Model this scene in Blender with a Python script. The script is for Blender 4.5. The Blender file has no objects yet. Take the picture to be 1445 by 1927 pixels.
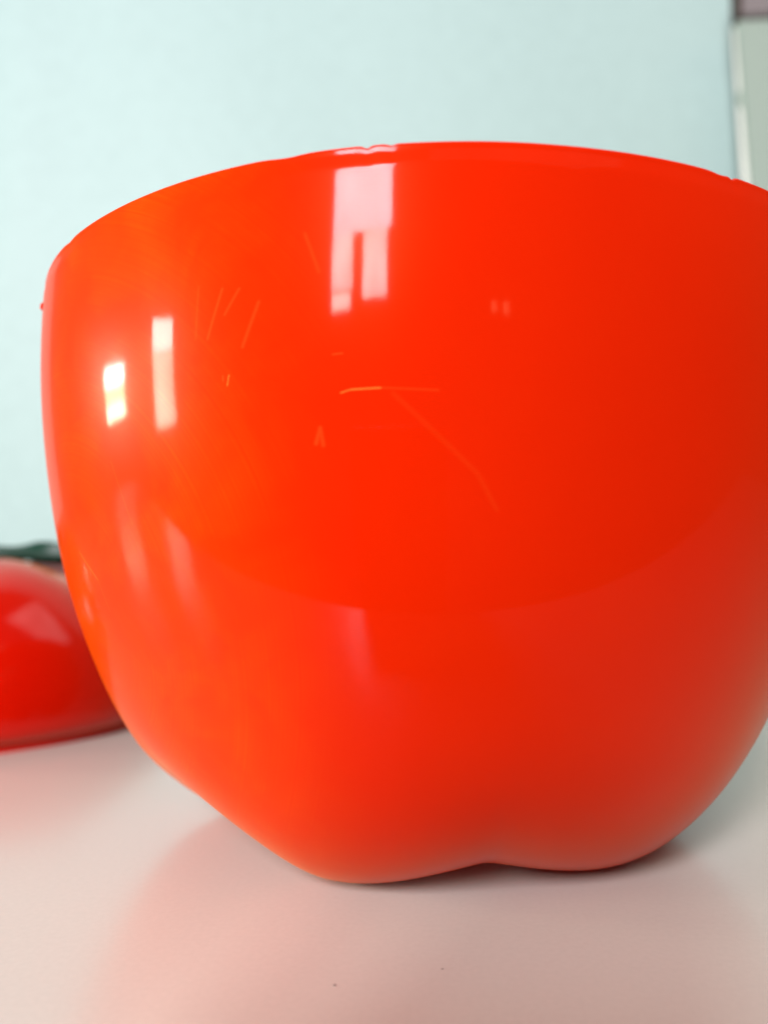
import bpy, bmesh, math, random
import numpy as np
from mathutils import Vector, Matrix, noise

random.seed(4)
C = bpy.context.scene.collection
SC = bpy.context.scene

# ------------------------------------------------------------------ camera
EYE = 0.0629                       # eye height above the table
YAW, PITCH = -0.0629, 0.0856       # slightly left, slightly up
cam_d = bpy.data.cameras.new("camera")
cam = bpy.data.objects.new("camera", cam_d)
C.objects.link(cam)
SC.camera = cam
cam.location = (0, 0, EYE)
cam.rotation_euler = (math.pi / 2 + PITCH, 0, -YAW)
cam_d.sensor_fit = 'VERTICAL'
cam_d.sensor_height = 36.0
cam_d.lens = 36.0 * 1450.0 / 1927.0
cam_d.clip_start = 0.005
cam_d.clip_end = 50
cam_d.dof.use_dof = True
cam_d.dof.focus_distance = 0.140
cam_d.dof.aperture_fstop = 9.0

# ------------------------------------------------------------------ world (dim even room light)
w = bpy.data.worlds.new("World")
SC.world = w
w.use_nodes = True
bg = w.node_tree.nodes["Background"]
bg.inputs[0].default_value = (0.92, 0.97, 1.0, 1)
bg.inputs[1].default_value = 0.13

SC.view_settings.view_transform = 'Standard'
SC.view_settings.look = 'None'
SC.view_settings.exposure = -0.52
SC.view_settings.gamma = 1.0


# ------------------------------------------------------------------ lamps: the daylit windows behind and left of the camera, with added overhead fills
def area(name, corners_min, corners_max, facing, radiance, col, spread=180):
    """Rectangular window or fill light; corners in world metres (heights above the table)."""
    a = Vector(corners_min); b = Vector(corners_max)
    mid = (a + b) / 2
    d = bpy.data.lights.new(name, 'AREA')
    d.shape = 'RECTANGLE'
    f = Vector(facing).normalized()
    up = Vector((0, 0, 1)) if abs(f.z) < 0.9 else Vector((0, 1, 0))
    x = up.cross(-f).normalized()
    y = (-f).cross(x)
    M = Matrix((x, y, -f)).transposed()
    d.size = abs((b - a).dot(x))
    d.size_y = abs((b - a).dot(y))
    d.color = col
    d.energy = radiance * math.pi * d.size * d.size_y     # radiant exitance -> watts
    d.spread = math.radians(spread)
    # what is seen through a window is never quite even
    d.use_nodes = True
    ln = d.node_tree; em = ln.nodes["Emission"]
    ge = ln.nodes.new("ShaderNodeNewGeometry"); nz = ln.nodes.new("ShaderNodeTexNoise"); mr = ln.nodes.new("ShaderNodeMapRange")
    nz.inputs["Scale"].default_value = 4.0; nz.inputs["Detail"].default_value = 3
    mr.inputs[1].default_value = .3; mr.inputs[2].default_value = .7; mr.inputs[3].default_value = .72; mr.inputs[4].default_value = 1.28
    ln.links.new(ge.outputs["Position"], nz.inputs["Vector"]); ln.links.new(nz.outputs["Fac"], mr.inputs[0]); ln.links.new(mr.outputs[0], em.inputs["Strength"])
    o = bpy.data.objects.new(name, d)
    C.objects.link(o)
    o.matrix_world = Matrix.Translation(mid) @ M.to_4x4()
    return o


DAY = (0.93, 0.94, 1.0)
WARM = (1.0, 0.84, 0.56)
# tall window behind: one upper light over two lower panes, a bar across the left one
area("window_light", (-0.985, -2.0, EYE + 1.04), (-0.365, -2.0, EYE + 1.66), (0, 1, 0), 122, (.95, .91, 1))
area("window_light", (-0.990, -2.0, EYE + 0.64), (-0.760, -2.0, EYE + 1.04), (0, 1, 0), 104, (1, .94, .92))
area("window_light", (-0.990, -2.0, EYE + 0.51), (-0.785, -2.0, EYE + 0.62), (0, 1, 0), 120, (1, .95, .88))
area("window_light", (-0.650, -2.0, EYE + 0.56), (-0.410, -2.0, EYE + 1.04), (0, 1, 0), 104, (1, .94, .92))
# two narrow windows on the left
area("window_light", (-2.0, -0.60, EYE + 0.38), (-2.0, -0.36, EYE + 0.54), (1, 0, 0), 40, (1.0, 0.95, 0.86), 75)
area("window_light", (-2.0, -0.60, EYE + 0.03), (-2.0, -0.36, EYE + 0.375), (1, 0, 0), 24, (1, .90, .72), 75)
area("window_light", (-2.0, 0.02, EYE + 0.28), (-2.0, 0.29, EYE + 0.36), (1, 0, 0), 40, (1.0, 0.95, 0.86), 75)
area("window_light", (-2.0, 0.02, EYE + 0.215), (-2.0, 0.29, EYE + 0.275), (1, 0, 0), 15, (1.0, 0.80, 0.42), 75)
area("window_light", (-2.0, 0.02, EYE + 0.14), (-2.0, 0.29, EYE + 0.21), (1, 0, 0), 25, (1.0, 0.90, 0.66), 75)
# pale fill lamp added overhead on the right, like ceiling bounce
area("overhead_fill", (0.4, 0.05, 2.1), (2.2, 0.85, 2.1), (0, 0, -1), 2.6, (0.93, 1.0, 0.98))


# a small lamp with two bulbs far back in the room
area("lamp_light", (0.44, -1.5, EYE + 0.36), (0.48, -1.5, EYE + 0.41), (0, 1, 0), 16, (1.0, 0.62, 0.25))
area("lamp_light", (0.53, -1.5, EYE + 0.355), (0.575, -1.5, EYE + 0.415), (0, 1, 0), 18, (1.0, 0.62, 0.25))
# warm fill added high behind the camera to tan the table front
area("overhead_fill", (0.0, -2.4, 2.1), (2.0, -0.6, 2.1), (0, 0, -1), 1.3, (1.0, 0.66, 0.36))


# ------------------------------------------------------------------ helpers
def tag(o, label=None, cat=None, group=None, kind=None):
    if label: o["label"] = label
    if cat: o["category"] = cat
    if group: o["group"] = group
    if kind: o["kind"] = kind
    return o


def link(name, me, mat=None, parent=None, smooth=True):
    o = bpy.data.objects.new(name, me)
    C.objects.link(o)
    if mat: me.materials.append(mat)
    if smooth:
        me.polygons.foreach_set("use_smooth", [True] * len(me.polygons))
    if parent: o.parent = parent
    return o


def grid_mesh(name, P, wrap_u=True):
    """P: (ns, nt, 3) array -> quad mesh, wrapped round in t."""
    ns, nt, _ = P.shape
    me = bpy.data.meshes.new(name)
    idx = np.arange(ns * nt).reshape(ns, nt)
    nx = np.roll(idx, -1, 1) if wrap_u else idx
    a = idx[:-1]; b = nx[:-1]; c = nx[1:]; d = idx[1:]
    if not wrap_u:
        a, b, c, d = idx[:-1, :-1], idx[:-1, 1:], idx[1:, 1:], idx[1:, :-1]
    F = np.stack([a, b, c, d], -1).reshape(-1, 4)
    me.vertices.add(ns * nt)
    me.vertices.foreach_set("co", P.reshape(-1).astype(np.float32))
    me.loops.add(F.size)
    me.loops.foreach_set("vertex_index", F.reshape(-1).astype(np.int32))
    me.polygons.add(len(F))
    me.polygons.foreach_set("loop_start", (np.arange(len(F)) * 4).astype(np.int32))
    me.update(calc_edges=True)
    me.validate()
    return me


def box_bm(bm, lo, hi, bevel=0.0):
    r = bmesh.ops.create_cube(bm, size=1)
    for v in r["verts"]:
        v.co = Vector([lo[i] + (v.co[i] + .5) * (hi[i] - lo[i]) for i in range(3)])
    if bevel:
        es = list({e for v in r["verts"] for e in v.link_edges})
        bmesh.ops.bevel(bm, geom=es, offset=bevel, segments=3, affect='EDGES', profile=.5)


def bm_obj(name, bm, mat, parent=None, smooth=False):
    bmesh.ops.recalc_face_normals(bm, faces=bm.faces)
    me = bpy.data.meshes.new(name)
    bm.to_mesh(me); bm.free()
    return link(name, me, mat, parent, smooth)


def spline(xs, ys, q):
    xs = np.asarray(xs, float); ys = np.asarray(ys, float)
    n = len(xs); h = np.diff(xs); A = np.eye(n); b = np.zeros(n)
    for i in range(1, n - 1):
        A[i, i - 1] = h[i - 1]; A[i, i] = 2 * (h[i - 1] + h[i]); A[i, i + 1] = h[i]
        b[i] = 6 * ((ys[i + 1] - ys[i]) / h[i] - (ys[i] - ys[i - 1]) / h[i - 1])
    M = np.linalg.solve(A, b); i = np.clip(np.searchsorted(xs, q) - 1, 0, n - 2); t = q - xs[i]
    return ys[i] + t * ((ys[i + 1] - ys[i]) / h[i] - h[i] * (2 * M[i] + M[i + 1]) / 6) + t * t * M[i] / 2 + t ** 3 * (M[i + 1] - M[i]) / (6 * h[i])


def new_mat(name):
    m = bpy.data.materials.new(name)
    m.use_nodes = True
    nt = m.node_tree
    return m, nt, nt.nodes["Principled BSDF"]


def N(nt, typ, **kw):
    n = nt.nodes.new(typ)
    for k, v in kw.items():
        if k.startswith("i_"):
            n.inputs[int(k[2:]) if k[2:].isdigit() else k[2:]].default_value = v
        else:
            setattr(n, k, v)
    return n


# ------------------------------------------------------------------ materials
def seg_mask(nt, uv, marks):
    """Soft line marks on the plastic; marks = (u0, v0, u1, v1, half width, strength) in metres along the surface."""
    L = nt.links.new
    total = None
    for (u0, v0, u1, v1, hw, st) in marks:
        d = Vector((u1 - u0, v1 - v0, 0)); ln = d.length_squared
        s1 = N(nt, "ShaderNodeVectorMath", operation='SUBTRACT'); s1.inputs[1].default_value = (u0, v0, 0)
        L(uv, s1.inputs[0])
        dt = N(nt, "ShaderNodeVectorMath", operation='DOT_PRODUCT'); dt.inputs[1].default_value = d / ln
        L(s1.outputs[0], dt.inputs[0])
        cl = N(nt, "ShaderNodeClamp"); L(dt.outputs["Value"], cl.inputs[0])
        sc = N(nt, "ShaderNodeVectorMath", operation='SCALE'); sc.inputs[0].default_value = d
        L(cl.outputs[0], sc.inputs["Scale"])
        df = N(nt, "ShaderNodeVectorMath", operation='DISTANCE')
        L(s1.outputs[0], df.inputs[0]); L(sc.outputs[0], df.inputs[1])
        mr = N(nt, "ShaderNodeMapRange", interpolation_type='SMOOTHSTEP')
        mr.inputs[1].default_value = 0; mr.inputs[2].default_value = hw
        mr.inputs[3].default_value = st; mr.inputs[4].default_value = 0
        L(df.outputs["Value"], mr.inputs[0])
        if total is None:
            total = mr.outputs[0]
        else:
            ad = N(nt, "ShaderNodeMath", operation='MAXIMUM')
            L(total, ad.inputs[0]); L(mr.outputs[0], ad.inputs[1]); total = ad.outputs[0]
    return total


# scratches and knocks on the bucket, first row a painted phone-edge reflection: angle round the axis (times 0.1 m) and height
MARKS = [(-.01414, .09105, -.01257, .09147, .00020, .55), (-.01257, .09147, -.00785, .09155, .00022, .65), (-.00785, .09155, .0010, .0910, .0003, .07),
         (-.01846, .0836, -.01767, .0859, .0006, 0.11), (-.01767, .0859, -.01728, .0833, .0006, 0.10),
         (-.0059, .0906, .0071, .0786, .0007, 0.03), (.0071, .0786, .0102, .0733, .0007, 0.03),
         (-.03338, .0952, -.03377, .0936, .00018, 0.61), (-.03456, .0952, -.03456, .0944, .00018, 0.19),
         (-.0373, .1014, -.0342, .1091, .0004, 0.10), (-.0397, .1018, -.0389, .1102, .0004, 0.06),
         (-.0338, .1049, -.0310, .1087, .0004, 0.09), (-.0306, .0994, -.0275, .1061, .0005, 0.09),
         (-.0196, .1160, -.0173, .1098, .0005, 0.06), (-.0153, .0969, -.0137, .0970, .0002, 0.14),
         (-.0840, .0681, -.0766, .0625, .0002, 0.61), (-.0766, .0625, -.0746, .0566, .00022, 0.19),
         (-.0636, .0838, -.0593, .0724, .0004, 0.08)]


def plastic_mat(name, base, marks=None, cloud=1.0, sss=0.0, coat=.33, sheen=.18, thin=.28):
    """Glossy aged red plastic: soft body sheen under a clear shine, fine rub marks and scratches."""
    m, nt, b = new_mat(name)
    L = nt.links.new
    tc = N(nt, "ShaderNodeTexCoord")
    n1 = N(nt, "ShaderNodeTexNoise"); n1.inputs["Scale"].default_value = 22; n1.inputs["Detail"].default_value = 3
    L(tc.outputs["Object"], n1.inputs["Vector"])
    mx = N(nt, "ShaderNodeMix", data_type='RGBA')
    mx.inputs[6].default_value = (*[c * .95 for c in base], 1)
    mx.inputs[7].default_value = (min(1, base[0] * 1.04), base[1] * 1.25, base[2], 1)
    L(n1.outputs["Fac"], mx.inputs[0])
    col = mx.outputs[2]
    # unrolled surface coordinates
    sx = N(nt, "ShaderNodeSeparateXYZ"); L(tc.outputs["Object"], sx.inputs[0])
    ny = N(nt, "ShaderNodeMath", operation='MULTIPLY'); ny.inputs[1].default_value = -1; L(sx.outputs[1], ny.inputs[0])
    at = N(nt, "ShaderNodeMath", operation='ARCTAN2'); L(sx.outputs[0], at.inputs[0]); L(ny.outputs[0], at.inputs[1])
    au = N(nt, "ShaderNodeMath", operation='MULTIPLY'); au.inputs[1].default_value = .1; L(at.outputs[0], au.inputs[0])
    uv = N(nt, "ShaderNodeCombineXYZ"); L(au.outputs[0], uv.inputs[0]); L(sx.outputs[2], uv.inputs[1])
    # polishing swirls: fine arcs about a few centres, patchy
    def swirl(cx_, cy_, freq):
        ds = N(nt, "ShaderNodeVectorMath", operation='DISTANCE'); ds.inputs[1].default_value = (cx_, cy_, 0)
        L(uv.outputs[0], ds.inputs[0])
        mu = N(nt, "ShaderNodeMath", operation='MULTIPLY'); mu.inputs[1].default_value = freq; L(ds.outputs["Value"], mu.inputs[0])
        n = N(nt, "ShaderNodeTexNoise", noise_dimensions='1D'); n.inputs["Scale"].default_value = 1; n.inputs["Detail"].default_value = 3
        n.inputs["Roughness"].default_value = .7
        L(mu.outputs[0], n.inputs["W"])
        return n.outputs["Fac"]
    a1 = N(nt, "ShaderNodeMath", operation='ADD'); L(swirl(-.085, .055, 1500), a1.inputs[0]); a1.inputs[1].default_value = .5
    n2 = N(nt, "ShaderNodeTexNoise"); n2.inputs["Scale"].default_value = 60; n2.inputs["Detail"].default_value = 3
    n2.inputs["Roughness"].default_value = .65; n2.inputs["Distortion"].default_value = .6
    L(tc.outputs["Object"], n2.inputs["Vector"])
    r = N(nt, "ShaderNodeMapRange"); r.inputs[1].default_value = .35; r.inputs[2].default_value = .7
    r.inputs[3].default_value = .30; r.inputs[4].default_value = .30
    L(n2.outputs["Fac"], r.inputs[0]); L(r.outputs[0], b.inputs["Roughness"])
    f1 = N(nt, "ShaderNodeMapRange"); f1.inputs[1].default_value = .70; f1.inputs[2].default_value = 1.35; f1.inputs[3].default_value = 0; f1.inputs[4].default_value = 1
    L(a1.outputs[0], f1.inputs[0])
    f2 = N(nt, "ShaderNodeMapRange"); f2.inputs[1].default_value = .38; f2.inputs[2].default_value = .68; f2.inputs[3].default_value = 0; f2.inputs[4].default_value = 1
    L(n2.outputs["Fac"], f2.inputs[0])
    f3 = N(nt, "ShaderNodeMath", operation='MULTIPLY'); L(f1.outputs[0], f3.inputs[0]); L(f2.outputs[0], f3.inputs[1])
    cr = N(nt, "ShaderNodeMapRange"); cr.inputs[3].default_value = .06; cr.inputs[4].default_value = .12
    L(cr.outputs[0], b.inputs["Coat Roughness"])
    if marks:
        # left flank carries most of the rubbing, plus window glow painted in as orange
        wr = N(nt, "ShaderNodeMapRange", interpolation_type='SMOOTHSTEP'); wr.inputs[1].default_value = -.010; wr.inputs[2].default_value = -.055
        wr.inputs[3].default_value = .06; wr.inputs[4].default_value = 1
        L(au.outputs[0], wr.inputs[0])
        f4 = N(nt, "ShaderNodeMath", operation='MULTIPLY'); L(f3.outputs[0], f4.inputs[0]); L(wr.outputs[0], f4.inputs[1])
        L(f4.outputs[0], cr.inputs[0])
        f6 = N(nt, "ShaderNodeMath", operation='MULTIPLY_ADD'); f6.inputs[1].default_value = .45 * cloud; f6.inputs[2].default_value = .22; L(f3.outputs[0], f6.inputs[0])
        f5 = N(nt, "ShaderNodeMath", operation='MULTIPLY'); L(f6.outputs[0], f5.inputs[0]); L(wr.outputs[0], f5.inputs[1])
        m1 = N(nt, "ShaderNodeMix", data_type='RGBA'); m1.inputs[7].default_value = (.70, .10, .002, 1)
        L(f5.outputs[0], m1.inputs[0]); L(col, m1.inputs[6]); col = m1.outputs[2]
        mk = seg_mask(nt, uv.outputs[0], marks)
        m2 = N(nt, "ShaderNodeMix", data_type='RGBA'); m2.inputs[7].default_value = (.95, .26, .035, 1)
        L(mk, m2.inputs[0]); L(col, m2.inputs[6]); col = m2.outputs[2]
    L(col, b.inputs["Base Color"])
    b.inputs["Specular IOR Level"].default_value = 0.06
    b.inputs["Specular Tint"].default_value = (1, .36, .03, 1)
    b.inputs["Coat Weight"].default_value = coat
    b.inputs["Subsurface Weight"].default_value = sss
    b.inputs["Subsurface Radius"].default_value = (1.0, .22, .04)
    b.inputs["Subsurface Scale"].default_value = .014
    # thin-walled plastic lets some red light through
    out = nt.nodes["Material Output"]
    tr = N(nt, "ShaderNodeBsdfTranslucent"); tr.inputs["Color"].default_value = (1.0, .02, .002, 1)
    ms = N(nt, "ShaderNodeMixShader"); ms.inputs[0].default_value = thin
    L(b.outputs[0], ms.inputs[1]); L(tr.outputs[0], ms.inputs[2]); L(ms.outputs[0], out.inputs["Surface"])
    b.inputs["Coat Roughness"].default_value = .12
    b.inputs["Sheen Weight"].default_value = sheen
    b.inputs["Sheen Roughness"].default_value = .42
    b.inputs["Sheen Tint"].default_value = (1.0, .38, 0.0, 1)
    b.inputs["Coat IOR"].default_value = 1.4
    return m


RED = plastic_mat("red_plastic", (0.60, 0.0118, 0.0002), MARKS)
RED_LID = plastic_mat("red_lid_plastic", (0.46, 0.003, 0.0004), coat=1.0, sheen=.3, thin=.12)


def simple(name, col, rough, spec=.5, bump=0, bscale=100, coat=0, coat_rough=.1):
    m, nt, b = new_mat(name)
    L = nt.links.new
    tc = N(nt, "ShaderNodeTexCoord")
    n = N(nt, "ShaderNodeTexNoise"); n.inputs["Scale"].default_value = bscale; n.inputs["Detail"].default_value = 5
    L(tc.outputs["Object"], n.inputs["Vector"])
    mx = N(nt, "ShaderNodeMix", data_type='RGBA')
    mx.inputs[6].default_value = (*[c * .93 for c in col], 1); mx.inputs[7].default_value = (*[min(1, c * 1.06) for c in col], 1)
    L(n.outputs["Fac"], mx.inputs[0]); L(mx.outputs[2], b.inputs["Base Color"])
    b.inputs["Roughness"].default_value = rough
    b.inputs["Specular IOR Level"].default_value = spec
    b.inputs["Coat Weight"].default_value = coat
    b.inputs["Coat Roughness"].default_value = coat_rough
    if bump:
        bp = N(nt, "ShaderNodeBump"); bp.inputs["Strength"].default_value = bump; bp.inputs["Distance"].default_value = .0005
        L(n.outputs["Fac"], bp.inputs["Height"]); L(bp.outputs[0], b.inputs["Normal"])
    return m


WALL = simple("pale_mint_paint", (0.345, 0.472, 0.446), .55, .4, .25, 60)
TABLE = simple("cream_laminate", (0.48, 0.455, 0.400), .3, .5, .03, 900, .8, .20)
GREEN = simple("dark_green_plastic", (0.003, 0.034, 0.019), .5, .4)
CUP = simple("grey_green_paint", (0.265, 0.335, 0.285), .45, .5)
CUPSIDE = simple("beige_paint", (0.70, 0.72, 0.66), .5, .5)
BROWN = simple("dark_brown_wood", (0.035, 0.018, 0.010), .45, .5)
PURPLE = simple("grey_cornice_paint", (0.20, 0.175, 0.175), .5, .4)
DUST = simple("grey_dust", (0.20, 0.15, 0.13), .9, .1)

# ------------------------------------------------------------------ wall and table
WALL_Y = 0.95
xs = np.linspace(-.94, 1.4, 160); zs = np.linspace(-0.75, 2.4, 60)
XX, ZZ = np.meshgrid(xs, zs)
relief = (.105 * XX - 0.0070 * np.exp(-((XX + .52) / .05) ** 2) * (1 / (1 + np.exp(-(ZZ - .42) / .06)))
          + .0022 * np.sin(XX * 6.1 + 1.0) * np.sin(ZZ * 2.3 + .4) + .0012 * np.sin(XX * 17 + ZZ * 5))
P = np.stack([XX, WALL_Y + relief, ZZ], -1)[:, ::-1]
wall = link("wall", grid_mesh("wall", P, False), WALL)
tag(wall, kind="structure")

bm = bmesh.new()
box_bm(bm, (-1.1, 0.042, -0.030), (1.1, .80, 0.0), .006)
table = bm_obj("table", bm, TABLE, smooth=True)
tag(table, "cream topped table that the red tomato bucket and its lid stand on", "table")

# ------------------------------------------------------------------ the bucket (lower half of the tomato)
D = 0.21203
H = 0.12907
G0, G1 = 0.19057, -0.94039
DEP0, FADE0, LIFT0 = 0.24923, 0.44734, 0.00507      # front groove
DEP1, FADE1, LIFT1 = 0.55844, 0.44681, 0.01858      # the other grooves
POW = 2.35


def lobes(th, G, soft=.02):
    G = np.sort((np.array(G) + np.pi) % (2 * np.pi) - np.pi)
    Ge = np.concatenate([[G[-1] - 2 * np.pi], G, [G[0] + 2 * np.pi]])
    i = np.searchsorted(Ge, th, side='right') - 1
    u = (th - Ge[i]) / (Ge[i + 1] - Ge[i])
    q = np.sqrt(np.sin(np.pi * u) ** 2 + soft) - math.sqrt(soft)
    g = 1 - q / (math.sqrt(1 + soft) - math.sqrt(soft))
    near = np.where(u < .5, Ge[i], Ge[i + 1])
    return g, near


def bucket_mesh():
    nt = 1440
    th = np.linspace(-np.pi, np.pi, nt, endpoint=False)
    g, near = lobes(th, [G0, G1, G1 - 1.25, G0 + 1.3, G0 + 2.55], .006)
    fr = np.abs(near - G0) < .01
    ga = (g * fr)[None]; gb = (g * ~fr)[None]
    S = [0, .12, .25, .4, .55, .7, .85, 1.0]
    rr = [0.04866, 0.05908, 0.07151, 0.08225, 0.09139, 0.09705, 0.09957, 0.09955]
    zz = [H * k for k in (0, .03, .12, .27, .45, .65, .84, 1.0)]
    s = np.concatenate([np.linspace(0, .85, 150, endpoint=False), np.linspace(.85, .9785, 20, endpoint=False)])
    s = np.concatenate([s, np.linspace(.9785, 1.0, 14)])
    r = spline(S, rr, s); z = spline(S, zz, s)
    # moulded lip just under the edge
    t = np.clip((z - (H - .0030)) / .0021, 0, 1)
    r = r - .00018 * t

    def shrink(s):
        w0 = np.clip(1 - s / FADE0, 0, 1) ** POW; w1 = np.clip(1 - s / FADE1, 0, 1) ** POW
        return 1 - DEP0 * w0[:, None] * ga - DEP1 * w1[:, None] * gb
    lift = LIFT0 * ga + LIFT1 * gb
    R = r[:, None] * shrink(s)
    Z = np.repeat(z[:, None], nt, 1) + (np.clip(1 - s / .35, 0, 1) ** 2)[:, None] * lift
    # underside, closing to a dimple
    k = np.linspace(0.02, 1, 40, endpoint=False)
    rb = 0.04866 * k
    zb = .014 * (1 - k ** 2) ** 1.6
    Rb = rb[:, None] * (1 - (DEP0 * ga + DEP1 * gb) * np.clip((k - .02) / .98, 0, 1)[:, None] ** .7)
    Zb = np.repeat(zb[:, None], nt, 1) + lift * k[:, None]
    # rim rounding and inner wall
    n = 9
    a = np.linspace(0, math.pi, n)[1:]
    ht = .0005
    Rt = (r[-1] - ht + ht * np.cos(a))[:, None] + 0 * ga
    Zt = (z[-1] - .0 + ht * .75 * np.sin(a))[:, None] + 0 * ga
    # inner wall: the outer surface pushed in by the wall thickness
    Ro = np.concatenate([Rb, R]); Zo = np.concatenate([Zb, Z])
    st = np.stack([Ro * np.sin(th)[None], -Ro * np.cos(th)[None], Zo], -1)
    du = np.gradient(st, axis=0); dv = (np.roll(st, -1, 1) - np.roll(st, 1, 1))
    nr = np.cross(dv, du); nr /= np.linalg.norm(nr, axis=-1, keepdims=True) + 1e-12
    sg = np.sign((nr[-30, :, :2] * st[-30, :, :2]).sum())
    inn = (st - sg * nr * .0022)[:-12][::-1][::2]
    Rin = np.hypot(inn[..., 0], inn[..., 1])
    RR = np.concatenate([Rb, R, Rt, Rin]); ZZ_ = np.concatenate([Zb, Z, Zt, inn[..., 2]])
    # uneven trimmed edge with small chips
    edge = np.array([  .00006 * noise.noise((6 * math.cos(q), 6 * math.sin(q), 2.0)) for q in th])
    for (t0, wd, dp) in [(-.0982, .006, .0005), (.5262, .006, .0005), (.50, .02, .0003), (-.06, .006, .0003), (-.23, .03, .0003), (-.80, .02, .0003)]:
        edge -= dp * np.exp(-((th - t0) / wd) ** 2)
    amt = np.clip((ZZ_ - (H - .004)) / .004, 0, 1)
    ZZ_ = ZZ_ + amt * edge[None]
    # very slight out-of-round wobble of the moulding
    wob = 1 + .0010 * np.sin(3 * th + 1.1)[None] * np.clip(ZZ_ / H, 0, 1) + .0006 * np.sin(7 * th + 3 * ZZ_ / H)
    RR = RR * wob
    P = np.stack([RR * np.sin(th)[None], -RR * np.cos(th)[None], ZZ_ - ZZ_.min()], -1)
    return grid_mesh("bucket_shell", P)


bucket = bpy.data.objects.new("tomato_bucket", None)
C.objects.link(bucket)
bucket.location = (0, D, 0)
tag(bucket, "large glossy red orange tomato shaped bucket with lobed base and open chipped rim", "bucket")
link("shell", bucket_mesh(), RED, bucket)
# small nib of flash left standing on the rim's left side
bm = bmesh.new()
bmesh.ops.create_icosphere(bm, subdivisions=2, radius=.00055)
for v in bm.verts:
    v.co.z *= 1.6; v.co += Vector((random.uniform(-1, 1), random.uniform(-1, 1), random.uniform(-1, 1))) * .00012
nib_o = bm_obj("moulding_nib", bm, RED, bucket, True)
a = -1.11
nib_o.location = (.0998 * math.sin(a), -.0998 * math.cos(a), H - .0038)

# ------------------------------------------------------------------ the lid (upper half of the tomato) with its calyx
LX, LY = -0.220, 0.344
lid = bpy.data.objects.new("tomato_lid", None)
C.objects.link(lid)
lid.location = (LX, LY, 0)
lid.rotation_euler = (0, 0, .25)
lid.scale = (1, 1, 1.02)
tag(lid, "red domed tomato lid with dark green leaves resting on the table behind the bucket", "lid")


def lid_prof(u):
    rr = [.0950, .0958, .0998, .0985, .0915, .078, .060, .040, .022, .010, .001]
    zz = [.0, .0030, .0075, .024, .041, .0565, .0665, .0700, .0665, .0620, .0605]
    t = np.linspace(0, 1, len(rr))
    return spline(t, rr, u), spline(t, zz, u)


def lid_surface(u, th):
    G = [.2, 1.3, 2.4, 3.4, 4.5, 5.4]
    g = lobes(th, G, .05)[0][None]
    r, z = lid_prof(u)
    wv = np.clip((u - .15) / .55, 0, 1) ** 1.5
    R = r[:, None] * (1 - .05 * wv[:, None] * g)
    Z = z[:, None] - .010 * (wv * np.clip((1 - u) / .25, 0, 1))[:, None] * g
    return R, Z


th = np.linspace(-np.pi, np.pi, 480, endpoint=False)
u = np.linspace(0, 1, 150)
R, Z = lid_surface(u, th)
Rin, Zin = lid_surface(np.linspace(0, 1, 60), th)
R = np.concatenate([(Rin * .972)[::-1], R]); Z = np.concatenate([(Zin * .962 + .0004)[::-1], Z])
P = np.stack([R * np.sin(th)[None], -R * np.cos(th)[None], Z - Z.min()], -1)
link("lid_shell", grid_mesh("lid_shell", P), RED_LID, lid)


def sepal(ang, length, width, droop):
    """One pointed green leaf of the calyx, thick, curving over the dome."""
    n, mth = 22, 9
    top = []
    for i in range(n):
        q = i / (n - 1)
        rad = .004 + length * q
        zc = float(np.interp(rad, [0, .010, .022, .040, .060, .078], [.0665, .069, .0720, .0735, .0715, .066])) - droop * q ** 3 + .0032
        hw = width * (math.sin(math.pi * min(1, q * .85 + .15)) ** .8) * (1 - q ** 3) + .0004
        row = []
        for j in range(mth):
            v = j / (mth - 1) * 2 - 1
            row.append((rad, v * hw, zc - .0022 * (abs(v) ** 1.3) + .0012 * (1 - abs(v)) + .0010 * math.sin(9 * q + 3 * v)))
        top.append(row)
    T = np.array(top)
    B = T.copy(); B[..., 2] -= .0045
    ring = np.concatenate([T, B[:, ::-1]], 1)
    me = grid_mesh("leaf", ring)
    o = link("leaf", me, GREEN, lid)
    o.rotation_euler = (0, 0, ang)
    return o


for i, (ang, ln, wd, dr) in enumerate([(-.33, .050, .013, .0005), (-1.5, .050, .012, .003), (-2.6, .052, .012, .002), (2.5, .05, .012, .002), (1.6, .052, .013, .001), (.62, .050, .013, .001)]):
    sepal(ang, ln, wd, dr)
# stem
q = np.linspace(0, 1, 16); th2 = np.linspace(-np.pi, np.pi, 24, endpoint=False)
rs = np.concatenate([.0065 - .0025 * q[:-1] + .0015 * q[:-1] ** 4, [.0042, .002, .0002]])
zs_ = np.concatenate([.062 + .019 * q[:-1], [.0812, .0818, .0818]])
off = np.concatenate([.004 * q[:-1] ** 2, [.004] * 3])
P = np.stack([rs[:, None] * np.sin(th2)[None] + off[:, None], -rs[:, None] * np.cos(th2)[None], zs_[:, None] + 0 * th2[None]], -1)
link("stem", grid_mesh("stem", P), GREEN, lid)

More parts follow.
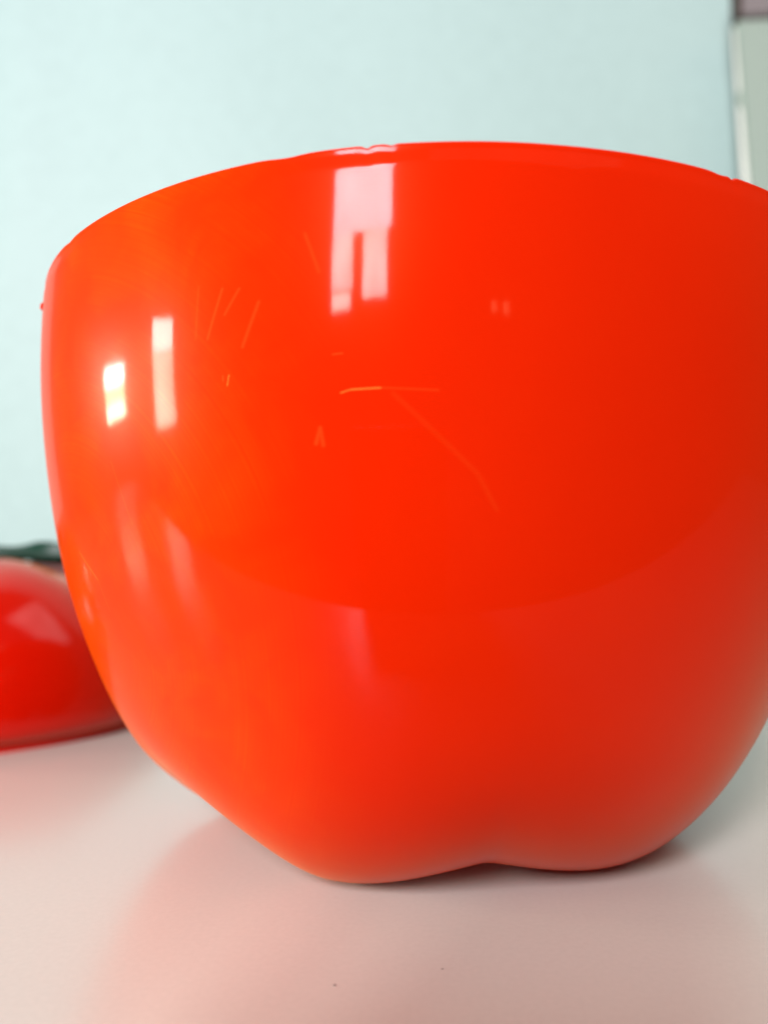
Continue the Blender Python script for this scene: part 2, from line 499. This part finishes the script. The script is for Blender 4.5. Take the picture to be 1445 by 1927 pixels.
# ------------------------------------------------------------------ the cupboard at the right edge
CX, CY = 0.377, 0.90
CT = EYE + .672
cup = bpy.data.objects.new("cupboard", None)
C.objects.link(cup)
cup.location = (CX, CY, 0)
tag(cup, "grey green cupboard with dark brown cornice end standing against the mint wall", "cupboard")
def leaning_panel(name, mat, xt, xb, x1, y0, y1):
    """Upright board whose left edge leans a little: xt at the top, xb at the bottom."""
    bm = bmesh.new()
    V = [[bm.verts.new((x, y, z)) for (x, z) in ((xt, CT - .002), (x1, CT - .002), (x1 + (xb - xt if x1 < .1 else 0), -.72), (xb, -.72))] for y in (y0, y1)]
    bm.faces.new(V[0]); bm.faces.new(V[1][::-1])
    for i in range(4):
        bm.faces.new((V[0][i], V[1][i], V[1][(i + 1) % 4], V[0][(i + 1) % 4]))
    bmesh.ops.bevel(bm, geom=list(bm.edges), offset=.0008, segments=2, affect='EDGES')
    return bm_obj(name, bm, mat, cup)


leaning_panel("front_panel", CUP, -.007, .055, .70, 0, .010)
leaning_panel("side_panel", CUPSIDE, -.0075, .020, .0, .0115, .016)


def cornice(x0, x1, name, mat, push):
    prof = [(.0, 0.0), (-.006, .003), (-.009, .012), (-.016, .030), (-.020, .045), (-.020, .075), (.012, .075), (.012, 0)]
    bm = bmesh.new()
    A = []
    for x, fl in ((x0, 1), (x1, 0)):
        A.append([bm.verts.new((x + (py * push if fl and py < 0 else 0), py, pz + CT)) for (py, pz) in prof])
    n = len(prof)
    for i in range(n):
        bm.faces.new((A[0][i], A[0][(i + 1) % n], A[1][(i + 1) % n], A[1][i]))
    bm.faces.new(A[0]); bm.faces.new(A[1][::-1])
    return bm_obj(name, bm, mat, cup)


cornice(-.004, .70, "cornice", PURPLE, .2)
cornice(-.010, -.0045, "cornice_end", BROWN, .3)
bm = bmesh.new()
bmesh.ops.create_uvsphere(bm, u_segments=20, v_segments=12, radius=.006)
for v in bm.verts:
    v.co.x *= .8; v.co.z *= 2.2
smudge_o = bm_obj("shadow_smudge", bm, CUP, cup, True)  # added blob in place of a soft shadow at the cupboard's edge
smudge_o.location = (-.001, .012, EYE + .578)

# ------------------------------------------------------------------ the phone that takes the picture, at the table edge (mirrored in the bucket, shades the table front)
bm = bmesh.new()
box_bm(bm, (-.062, -.0125, EYE - .130), (.010, -.004, EYE + .011), .0032)
phone = bm_obj("phone", bm, simple("black_phone_case", (0.02, 0.02, 0.022), .6, .25), smooth=True)
tag(phone, "dark phone standing upright at the table's front edge, mirrored in the red bucket", "phone")

# ------------------------------------------------------------------ crumbs and dust on the table
bm = bmesh.new()
for (x, y, s) in [(.1115, .2100, .0005), (-.0155, .1245, .00022), (.0012, .1305, .00018)]:
    r = bmesh.ops.create_icosphere(bm, subdivisions=1, radius=s)
    for v in r["verts"]:
        v.co = Vector((v.co.x * random.uniform(.7, 1.3) + x, v.co.y * random.uniform(.7, 1.3) + y, v.co.z * .6 + s * .4))
for _ in range(60):
    x, y = random.uniform(-.35, .25), random.uniform(.1, .45)
    if math.hypot(x, y - D) < .075 or math.hypot(x - LX, y - LY) < .11: continue
    s = random.uniform(.00006, .00016)
    r = bmesh.ops.create_icosphere(bm, subdivisions=1, radius=s)
    for v in r["verts"]:
        v.co = Vector((v.co.x + x, v.co.y + y, v.co.z * .6 + s * .4))
dust = bm_obj("dust", bm, DUST)
tag(dust, "dark specks of dust scattered on the cream table", kind="stuff")
